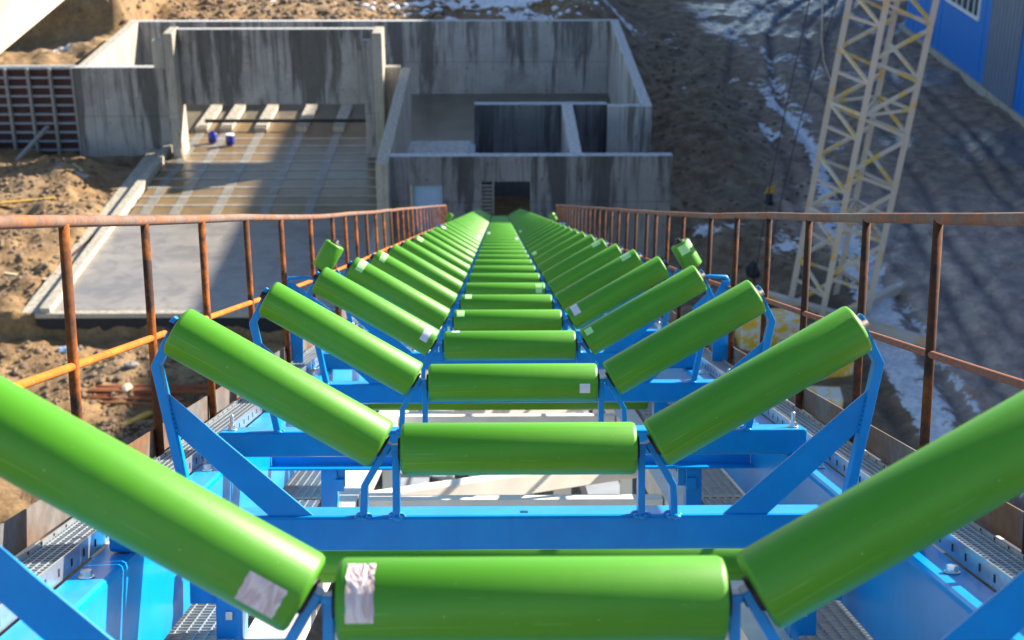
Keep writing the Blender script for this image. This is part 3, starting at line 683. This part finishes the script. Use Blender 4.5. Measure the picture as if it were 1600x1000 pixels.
# portal
e = empty("portal", (-9.6, 60.6, 0)); tag(e, "tall concrete portal with a hanging wall over the open floor", "concrete portal")
def part(name, lo, hi, mat, par):
    p = par.location; m_ = MB().b2([a - b_ for a, b_ in zip(lo, p)], [a - b_ for a, b_ in zip(hi, p)]); o = m_.build(name, mat, par); md = o.modifiers.new("edge", 'BEVEL'); md.width = 0.02; md.segments = 1; return o
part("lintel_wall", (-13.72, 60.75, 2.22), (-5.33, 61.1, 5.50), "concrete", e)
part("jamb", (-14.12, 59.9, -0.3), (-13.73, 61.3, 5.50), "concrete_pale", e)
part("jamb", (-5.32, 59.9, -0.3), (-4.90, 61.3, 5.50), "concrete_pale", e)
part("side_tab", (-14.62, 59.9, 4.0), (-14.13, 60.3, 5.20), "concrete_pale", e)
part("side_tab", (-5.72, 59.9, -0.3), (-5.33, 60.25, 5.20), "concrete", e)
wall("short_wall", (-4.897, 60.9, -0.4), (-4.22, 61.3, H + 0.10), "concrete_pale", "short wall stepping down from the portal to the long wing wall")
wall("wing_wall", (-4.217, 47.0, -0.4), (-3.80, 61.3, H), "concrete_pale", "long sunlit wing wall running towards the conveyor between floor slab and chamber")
# front wall with doorway and sheeted window
e = empty("front_wall", (1.0, 48.0, 0)); tag(e, "dark wet front wall of the chamber that the conveyor runs into", "concrete wall")
yA, yB = 47.8, 48.18
for lo, hi in (((-3.797, yA, -0.4), (-3.06, yB, H - 0.003)), ((-3.057, yA, 2.66), (-1.98, yB, H - 0.003)), ((-3.057, yA, -0.4), (-1.98, yB, 0.9)), ((-1.977, yA, -0.4), (-0.66, yB, H - 0.003)),
               ((-0.657, yA, 2.80), (1.12, yB, H - 0.003)), ((1.123, yA, -0.4), (6.08, yB, H - 0.003))):
    pass
mb = MB()
xs = [-3.797, -3.06, -1.98, -0.66, 1.12, 6.08]; p0 = e.location
def fw_(lo, hi): mb.b2([a - b_ for a, b_ in zip(lo, p0)], [a - b_ for a, b_ in zip(hi, p0)])
fw_((xs[0], yA, -0.4), (xs[1], yB, H)); fw_((xs[1], yA, 2.66), (xs[2], yB, H)); fw_((xs[1], yA, -0.4), (xs[2], yB, 0.9)); fw_((xs[2], yA, -0.4), (xs[3], yB, H)); fw_((xs[3], yA, 2.80), (xs[4], yB, H)); fw_((xs[4], yA, -0.4), (xs[5], yB, H))
bmesh.ops.remove_doubles(mb.b, verts=mb.b.verts, dist=0.001)
seen = {}
for f in list(mb.b.faces):
    k_ = tuple(round(v, 2) for v in f.calc_center_median())
    seen.setdefault(k_, []).append(f)
bmesh.ops.delete(mb.b, geom=[f for fs in seen.values() if len(fs) > 1 for f in fs], context='FACES_ONLY')
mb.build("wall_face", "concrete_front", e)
MB().b2((-3.03 - p0[0], yA + 0.12 - p0[1], 0.92), (-2.01 - p0[0], yA + 0.16 - p0[1], 2.64)).build("window_sheet", "pale_sheet", e)
MB().b2((-3.11 - p0[0], yA - 0.05 - p0[1], 0.88), (-3.03 - p0[0], yA - 0.003 - p0[1], 2.68)).build("timber_jamb", "timber", e)
mb = MB()
for i in range(16): mb.b2((-0.63 - p0[0], yA + 0.06 - p0[1], 0.5 + i * 0.14), (-0.24 - p0[0], yA + 0.10 - p0[1], 0.56 + i * 0.14))
mb.b2((-0.655 - p0[0], yA - 0.03 - p0[1], 0.0), (-0.60 - p0[0], yA + 0.055 - p0[1], 2.78)); mb.b2((-0.22 - p0[0], yA + 0.0 - p0[1], 0.0), (-0.16 - p0[0], yA + 0.055 - p0[1], 2.78))
mb.build("slatted_shutter", "timber_grey", e)
# inner chamber walls
wall("inner_wall", (-0.95, 54.9, -0.4), (4.30, 55.28, H), "concrete_shaded", "dark inner cross wall behind the conveyor doorway")
wall("inner_wall", (-1.20, 48.183, -0.4), (-0.90, 54.897, H - 1.6), "concrete_shaded", "low inner side wall left of the dark chamber")
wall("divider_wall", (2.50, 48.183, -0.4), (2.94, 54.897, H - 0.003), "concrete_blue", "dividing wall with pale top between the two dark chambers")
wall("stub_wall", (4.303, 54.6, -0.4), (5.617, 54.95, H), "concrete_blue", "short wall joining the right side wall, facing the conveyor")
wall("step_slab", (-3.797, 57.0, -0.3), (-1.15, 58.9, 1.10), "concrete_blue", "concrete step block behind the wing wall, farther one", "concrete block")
wall("step_slab", (-3.797, 49.2, -0.3), (-1.25, 55.2, 1.45), "wet_floor", "wet concrete step block behind the wing wall, nearer one", "concrete block")
def plane_sheet(name, x0, x1, y0, y1, z, mat, label=None, cat=None):
    o = MB().b2((x0, y0, z - 0.03), (x1, y1, z)).build(name, mat, None, ((x0 + x1) / 2, (y0 + y1) / 2, z - 0.03))
    if label: tag(o, label, cat)
    else: o['kind'] = "structure"
    return o
plane_sheet("water", -17.9, 5.6, 61.8, 71.28, 0.02, "water_grey"); plane_sheet("water", -3.79, 5.6, 55.3, 61.79, 0.02, "water_grey")
plane_sheet("muddy_water", -14.3, -4.3, 52.2, 66.5, 0.06, "muddy_water")
# floor slab near end with black coated edge
e = empty("floor_slab", (-9.6, 47.3, 0)); tag(e, "flat wet concrete floor slab with black coated front edge below the conveyor", "concrete slab")
MB().b2((-5.1, -4.9, -0.5), (5.38, 5.0, 0.075)).build("deck", "slab_concrete", e)
MB().b2((-5.35, -4.96, -0.75), (5.38, -4.903, -0.02)).build("coated_edge", "black_coat", e)
MB().b2((-5.35, -4.98, -0.018), (5.38, -4.72, 0.14)).build("front_kerb", "concrete_pale", e)
e = empty("kerb", (-14.75, 52, 0)); tag(e, "pale concrete kerb along the left edge of the floor slab", "kerb")
MB().b2((-0.05, -9.6, -0.3), (0.28, 10.3, 0.30)).build("kerb_wall", "concrete_pale", e); MB().b2((-0.75, -9.4, -0.3), (-0.053, 9.6, 0.06)).build("footing", "concrete_pale", e)
wall("kerb", (-4.65, 47.5, -0.3), (-4.22, 59.8, 0.35), "concrete_blue", "low kerb at the foot of the wing wall on the slab side", "kerb")
for i, y in enumerate([53.4, 54.5, 55.7, 56.9, 58.1, 59.3, 60.5, 61.7, 62.9]):
    o = MB().b2((-4.85, -0.05, 0), (4.85, 0.05, 0.07)).build("floor_batten", "damp_rib", None); o.location = (-9.5, y, 0.02)
    tag(o, f"narrow cross rib set in the muddy floor, {ORD[i+1]} from the conveyor end", "floor rib", "cross ribs of the muddy floor")
for i, x in enumerate([-13.75, -12.6, -11.0, -9.1, -7.4]):
    for j, (ya, yb) in enumerate([(52.3, 66.4)]):
        mb = MB(); yy = ya
        mb.b2((-0.19, ya - 59, 0), (0.19, yb - 59, 0.085)); o = mb.build("floor_beam", "wet_shaded_concrete", None); o.location = (x, 59, 0.0)
        MB().b2((-0.26, 64.0 - 59, 0.088), (0.26, 68.6 - 59, 0.30)).build("sunlit_end", "concrete_pale", o)  # paler far end paints the sunlight beyond the portal onto the beam
        tag(o, f"long pale floor beam running under the portal, {ORD[i+1]} from the left", "floor beam", "long beams of the muddy floor")
o = MB().bar((-13.6, 64.4, 0.5), (-5.4, 64.4, 0.5), 0.14, 0.14).build("pipe", "black_coat"); tag(o, "dark horizontal pipe crossing behind the portal opening", "pipe")
for x, y, lab, lid in ((-12.86, 62.2, "dark blue drum with narrow top under the portal, left of the two", 0), (-12.0, 61.8, "blue drum with white lid under the portal, right of the two", 1)):
    e = empty("drum", (x, y, 0.13)); tag(e, lab, "drum", "blue drums on the muddy floor")
    MB().lathe((0, 0, 0), (0, 0, 1), [(0, 0.17), (0.02, 0.2), (0.18, 0.2), (0.2, 0.21), (0.22, 0.2), (0.38, 0.2), (0.42, 0.18)], 20).build("body", "drum_blue", e)
    if lid: MB().lathe((0, 0, 0.42), (0, 0, 1), [(0, 0.2), (0.05, 0.2), (0.06, 0.17)], 20).build("lid", "white_plastic", e)
    else: MB().lathe((0, 0, 0.42), (0, 0, 1), [(0, 0.10), (0.09, 0.06), (0.11, 0.06)], 16).build("spout", "drum_blue", e)
o = MB().bar((-14.25, 60.3, 2.2), (-13.55, 59.4, 0.1), 0.12, 0.05).build("timber_prop", "timber"); tag(o, "slanted timber prop leaning in the left corner of the portal", "timber prop")

# steel formwork panel at the left
e = empty("formwork_panel", (-21.3, 61.6, -0.3)); tag(e, "rusty steel wall formwork with ribs at the far left of the pit wall", "formwork")
MB().b2((-4.2, 0.25, 0), (2.75, 0.45, 3.98)).build("backing_wall", "concrete", e)
MB().b2((-4.2, 0.10, 0), (2.72, 0.247, 3.95)).build("skin_plate", "rusty_iron", e)
for i in range(8):
    x = -4.1 + i * 0.97; MB().b2((x - 0.06, -0.16, 0), (x + 0.06, 0.098, 3.97)).build("upright_rib", "timber_grey", e)
for j in range(10):
    z = 0.2 + j * 0.41; MB().b2((-4.2, -0.02, z), (2.72, 0.097, z + 0.09)).build("cross_rib", "grey_steel", e)
o = MB().bar((-20.8, 58.8, 0.1), (-19.9, 61.3, 1.1), 0.16, 0.12).build("timber_prop", "timber_grey"); tag(o, "grey timber prop leaning against the rusty formwork", "timber prop")

# ------------------------------------------------------------------ blue hall
bx0 = 24.8; HB = (bx0 + 9.35) / 1.50
e = empty("blue_hall", (bx0, 58, 0)); tag(e, "large blue clad hall with white framed windows at the upper right", "building")
BL = e.location
MB().b2((0.0, -58.0 + 30, 0.35), (24, 28.5, HB)).build("cladding", "hall_blue", e)
MB().b2((4.5, 28.6, -0.3), (24, 70, (bx0 + 4.5 + 9.35) / 1.50)).build("unseen_shade_block", "hall_blue", e)  # unseen mass added behind the hall to shade the far right ground
MB().b2((-0.10, -58.0 + 30, -0.5), (24, 28.6, 0.347)).build("plinth", "concrete_pale", e)
MB().b2((-0.3, -58.0 + 29.6, HB + 0.003), (24.4, 28.9, HB + 0.30)).build("roof", "hall_grey", e)
for y0, y1 in ((66.8, 71.3), (47.5, 52.0)):
    m_ = MB().b2((-0.09, y0 - 58, 0.36), (-0.003, y1 - 58, HB - 0.1)); o = m_.build("grey_bay", "hall_grey", e)
    for k in range(9): MB().b2((-0.12, y0 - 58 + 0.25 + k * 0.5, 0.4), (-0.093, y0 - 58 + 0.29 + k * 0.5, HB - 0.2)).build("seam", "hall_grey", o)
m_ = MB()
for k in range(55): 
    y = -27.9 + k * 1.03
    if not any(a - 58 - 0.05 < y < b_ - 58 + 0.05 for a, b_ in ((66.8, 71.3), (47.5, 52.0), (73.0, 79.2), (58.9, 65.1))): m_.b2((-0.02, y, 0.4), (-0.003, y + 0.05, HB - 0.1))
m_.build("panel_joints", "hall_blue", e)
for (y0, y1) in ((73.15, 79.0), (59.0, 65.0), (39.0, 45.0)):
    wn = MB().b2((-0.10, y0 - 58, 3.28), (-0.004, y1 - 58, 3.45)); wn.b2((-0.10, y0 - 58, 6.6), (-0.004, y1 - 58, 6.77)); wn.b2((-0.10, y0 - 58, 3.453), (-0.004, y0 - 58 + 0.17, 6.597)); wn.b2((-0.10, y1 - 58 - 0.17, 3.453), (-0.004, y1 - 58, 6.597))
    for k in range(1, 6): yy = y0 - 58 + (y1 - y0) * k / 6; wn.b2((-0.07, yy - 0.05, 3.453), (-0.03, yy + 0.05, 6.597))
    wo_ = wn.build("window", "frame_white", e)
    MB().b2((-0.028, y0 - 58 + 0.18, 3.46), (-0.006, y1 - 58 - 0.18, 6.59)).build("pane", "glass_dark", wo_)

# ------------------------------------------------------------------ crane mast
e = empty("crane_mast", (11.2, 42.0, -0.1)); tag(e, "worn yellow and grey lattice crane mast leaning slightly beside the track", "crane")
th = R(21.7); A = 1.78
cxy = [Vector((0, 0)), Vector((math.cos(th), math.sin(th))) * A]
cxy.append(cxy[1] + Vector((-math.sin(th), math.cos(th))) * A); cxy.append(Vector((-math.sin(th), math.cos(th))) * A)
off = Vector((-0.92, -0.3)); LEAN = 0.104; HT = 15.0
def mp(i, z): v = cxy[i] + off; return Vector((v.x + LEAN * z, v.y, z))
for i in range(4): MB().bar(mp(i, 0), mp(i, HT), 0.185, 0.185, (0.3, 1, 0)).build("leg", "crane_leg", e)
mod = 1.72; nm = int(HT / mod)
for j in range(nm):
    z0, z1, zm = j * mod, (j + 1) * mod, (j + 0.5) * mod
    MB().bar(mp(0, z1 - 0.1), mp(1, zm), 0.10, 0.10).build("brace", "crane_paint", e); MB().bar(mp(1, zm - 0.12), mp(0, z0), 0.10, 0.10).build("brace", "crane_paint", e)
    MB().bar(mp(3, z1 - 0.1), mp(2, zm), 0.10, 0.10).build("brace", "crane_paint", e); MB().bar(mp(2, zm - 0.12), mp(3, z0), 0.10, 0.10).build("brace", "crane_paint", e)
    MB().bar(mp(3, z1), mp(0, zm + 0.1), 0.09, 0.09).build("brace", "crane_paint", e); MB().bar(mp(3, zm + 0.1), mp(0, zm + 0.1), 0.085, 0.085).build("rung", "crane_leg", e)
    MB().bar(mp(2, z1), mp(1, zm + 0.1), 0.09, 0.09).build("brace", "crane_paint", e); MB().bar(mp(2, zm + 0.1), mp(1, zm + 0.1), 0.085, 0.085).build("rung", "crane_leg", e)
    if j in (1, 3, 5):
        for a, b_ in ((0, 1), (1, 2), (2, 3), (3, 0)): MB().bar(mp(a, z1), mp(b_, z1), 0.08, 0.08).build("ring_beam", "crane_paint", e)
        MB().bar(mp(0, z1), mp(2, z1), 0.07, 0.07).build("ring_beam", "crane_paint", e)
e2 = empty("mast_base", (11.2, 41.9, -0.1)); tag(e2, "low cross-shaped steel base under the crane mast", "crane base")
MB().bar((-2.6, -2.3, 0.2), (2.2, 2.4, 0.2), 0.3, 0.3).build("base_beam", "crane_leg", e2); MB().bar((-2.4, 1.9, 0.205), (2.2, -2.2, 0.205), 0.3, 0.28).build("base_beam", "crane_leg", e2)
for (x, y, z, dx, dy, dz, rz, lab) in ((8.35, 40.3, 0, 1.9, 0.9, 1.15, 0.05, "yellow and white ballast block left of the crane mast, seen behind the railing"), (9.5, 38.1, 0, 1.7, 1.0, 1.2, 0.15, "yellow and white ballast block nearest the walkway"), (9.0, 35.6, 0, 1.1, 0.8, 0.6, -0.1, "low yellow and white ballast block right by the snow track")):
    o = MB().box((0, 0, dz / 2), (dx, dy, dz), None, 0.03).build("ballast_block", "ballast_paint"); o.location = (x, y, gz(x, y) - 0.05); o.rotation_euler = (0, 0, rz); tag(o, lab, "ballast block", "ballast blocks of the crane")
def rope(name, pts, r, mat, lab):
    P = [Vector(p) for p in pts]; out = []
    for a, b_, c_ in zip(P, P[1:], P[2:] + [P[-1]]):
        for k in range(6): out.append(a.lerp(b_, k / 6))
    out.append(P[-1]); o = MB().tube([p - P[-1] for p in out], r, 6).build(name, mat); o.location = P[-1]; tag(o, lab, "cable")
rope("cable", [(10.1, 45, 22), (10.22, 45, 9.63), (10.30, 45, 8.4), (10.42, 45, 7.7), (10.73, 45, 7.0)], 0.03, "rope_pale", "pale loose rope hanging left of the crane mast")
rope("cable", [(10.8, 45, 22), (9.81, 45, 9.63), (9.38, 45, 6.55), (9.0, 45, 3.5), (8.7, 45, 0.0)], 0.022, "rope_dark", "dark thin guy cable left of the crane mast, outer of the two")
rope("cable", [(12.6, 45, 22), (10.68, 45, 9.63), (9.82, 45, 5.7), (9.4, 45, 3.0), (9.0, 45, 0.0)], 0.022, "rope_dark", "dark thin guy cable left of the crane mast, inner of the two")

# cream girder high at the left (side of a neighbouring gallery)
D1 = Vector((-3.80, 9.6, CAM_H + 0.35)); 
def cpt(px, py, depth):
    q = cam.rotation_euler.to_matrix(); v = Vector(((px - 800) / 2222, (500 - py) / 2222, -1)) * depth; return q @ v + Vector((0, 0, CAM_H))
GA = Vector((-3.42, 11.7, 15.70)); GB = Vector((-3.95, 7.9, 15.70))
GA = cpt(222, -90, 13.0); GB = cpt(-118, 201, 8.5)
gdir = (GA - GB).normalized(); gside = Vector((-1, 0.25, 0.35)); gside = (gside - gside.dot(gdir) * gdir).normalized(); gup = gdir.cross(gside)
mb = MB(); mb.bar(GA + gdir * 2 + gside * 0.6, GB - gdir * 2 + gside * 0.6, 0.25, 1.2, gup if False else gside.cross(gdir))
o = mb.build("gallery_girder", "girder_cream", None, tuple((GA + GB) / 2)); tag(o, "big cream sunlit girder slanting across the upper left corner", "girder")

# ------------------------------------------------------------------ loose things lying about
def plank(p, q, wd, th_, mat, lab, grp="loose planks on the mud"):
    a = Vector((p[0], p[1], gz(*p) + th_ / 2 + 0.05)); b_ = Vector((q[0], q[1], gz(*q) + th_ / 2 + 0.05)); c_ = (a + b_) / 2
    o = MB().bar(a - c_, b_ - c_, wd, th_, (0, 0, 1), 0.005).build("plank", mat); o.location = c_; tag(o, lab, "plank", grp)
plank((-18.3, 56.7), (-16.9, 56.3), 0.35, 0.06, "timber_grey", "grey weathered plank on the brown mud below the stained wall")
plank((-20.4, 52.6), (-17.4, 53.4), 0.16, 0.06, "timber_yellow", "long yellow plank on the mud just above the left handrail")
plank((-17.2, 46.3), (-15.3, 45.6), 0.14, 0.05, "timber", "pale short plank on the mud left of the first handrail post")
plank((-17.9, 57.7), (-17.3, 56.9), 0.14, 0.05, "timber", "small pale offcut left of the grey plank")
plank((-10.6, 35.7), (-10.1, 36.9), 0.22, 0.08, "timber_yellow", "short ochre timber offcut on dark ground under the left walkway")
plank((-9.9, 35.0), (-9.3, 34.6), 0.10, 0.05, "timber_yellow", "thin ochre stick beside the gravel heap")
plank((-15.5, 44.0), (-14.95, 47.2), 0.12, 0.08, "timber_grey", "grey formwork board lying along the kerb near the slab corner")
plank((-15.3, 47.6), (-14.95, 50.4), 0.13, 0.10, "rusty_iron", "rusty bar lying along the kerb halfway up the slab")
plank((-15.4, 48.6), (-13.6, 48.0), 0.25, 0.06, "timber_grey", "grey board lying across the kerb onto the slab")
plank((-15.2, 46.7), (-15.0, 47.4), 0.18, 0.12, "timber_yellow", "small yellow block beside the kerb")
plank((-14.6, 50.9), (-13.9, 49.3), 0.10, 0.06, "timber_grey", "thin board at the slab corner by the kerb")
plank((-11.2, 73.2), (-4.0, 73.3), 0.2, 0.1, "timber_yellow", "long yellow timber lying behind the far back wall")
o = MB()
for k in range(14):
    y = 37.5 + random.uniform(-0.5, 0.5); x = -12.6 + random.uniform(-0.3, 0.6); o.bar((x, y, -0.45 + random.uniform(0, 0.12)), (x + random.uniform(3.2, 4.6), y + random.uniform(-0.35, 0.35), -0.45 + random.uniform(0, 0.1)), 0.05, 0.05)
o = o.build("rebar_bundle", "iron_red", None, (-10.3, 37.5, -0.5)); tag(o, "bundle of rusty reinforcing bars on the ground behind the left railing", "rebar")
def pebbles(name, cx_, cy_, rx, ry, n, s0, s1, mat, z_off=0.0):
    base = []; mb = MB(); rn = random.Random(hash(name) % 999 if False else len(name) + int(cx_ * 10))
    V, Fc = [], []
    ico = bmesh.new(); bmesh.ops.create_icosphere(ico, subdivisions=1, radius=1.0); iv = [v.co.copy() for v in ico.verts]; ifc = [[v.index for v in f.verts] for f in ico.faces]; ico.free()
    for k in range(n):
        a = rn.uniform(0, 6.28); r_ = math.sqrt(rn.random()); x = cx_ + math.cos(a) * r_ * rx; y = cy_ + math.sin(a) * r_ * ry
        s_ = s0 + (s1 - s0) * rn.random() ** 2.5; z = gz(x, y) + z_off * (1 - r_ * r_) + s_ * 0.2; b0 = len(V)
        sc = (s_ * rn.uniform(0.7, 1.3), s_ * rn.uniform(0.7, 1.3), s_ * rn.uniform(0.4, 0.8))
        for v in iv: V.append((x + v.x * sc[0] * rn.uniform(0.75, 1.2), y + v.y * sc[1] * rn.uniform(0.75, 1.2), z + v.z * sc[2]))
        for f in ifc: Fc.append([b0 + q for q in f])
    me = bpy.data.meshes.new(name); me.from_pydata(V, [], Fc); me.materials.append(MATS[mat]); o = bpy.data.objects.new(name, me); COL.objects.link(o); o['kind'] = "stuff"; return o
tag(pebbles("gravel", -9.6, 35.1, 1.7, 1.2, 1800, 0.02, 0.08, "stone", 0.15), "heap of grey gravel on the ground below the left railing", "gravel")
tag(pebbles("rubble", -19.5, 50, 5.0, 9.0, 2600, 0.02, 0.16, "stone"), "clods and small stones scattered over the sunlit mud on the left", "rubble")
tag(pebbles("rubble", -17, 80, 16, 8, 3000, 0.04, 0.28, "stone"), "clods of earth scattered behind the far pit wall", "rubble")
tag(pebbles("rubble", -14, 37.5, 6.0, 4.0, 1800, 0.02, 0.14, "stone"), "small stones on the mud in front of the black slab edge", "rubble")
tag(pebbles("rubble", 10, 62, 4, 22, 1500, 0.02, 0.14, "stone"), "clods scattered over the dark mud right of the pit", "rubble")
tag(pebbles("snow_clumps", -1, 81, 7, 5, 160, 0.05, 0.30, "snow_clump"), "lumps of old snow behind the far back wall", "snow")
def lump(name, x, y, s_, mat, lab, cat, grp=None):
    b2 = bmesh.new(); bmesh.ops.create_icosphere(b2, subdivisions=2, radius=1); rn = random.Random(int(x * 100))
    for v in b2.verts: v.co = Vector((v.co.x * s_[0], v.co.y * s_[1], v.co.z * s_[2])) * rn.uniform(0.75, 1.15)
    mb = MB(); mb.merge(b2); o = mb.build(name, mat); o.location = (x, y, gz(x, y) + s_[2] * 0.4); tag(o, lab, cat, grp)
lump("cement_bag", -11.2, 39.4, (0.25, 0.2, 0.10), "timber_grey", "crumpled grey bag in front of the black slab edge", "bag")
lump("cement_bag", -13.6, 41.0, (0.35, 0.2, 0.10), "pale_sheet", "crumpled pale blue sheet by the left slab corner", "bag")
lump("cement_bag", -11.0, 37.9, (0.22, 0.28, 0.12), "timber", "crumpled tan sack just behind the first handrail bay", "bag")
lump("tyre_heap", 8.75, 45.6, (0.24, 0.24, 0.38), "black_coat", "black bundle on the mud left of the crane base", "bundle")
e = empty("site_marker", (10.6, 53.0, gz(10.6, 53))); tag(e, "small yellow and black marker on the mud left of the crane mast", "marker")
MB().lathe((0, 0, 0), (0, 0, 1), [(0, 0.2), (0.06, 0.2), (0.07, 0.14), (0.4, 0.12)], 14).build("black_foot", "black_coat", e); MB().prism([(-0.22, 0.4), (0.18, 0.42), (0.22, 0.72), (-0.06, 0.66)], -0.05, 0.05).build("yellow_board", "timber_yellow", e)

print("script done", len(bpy.data.objects))
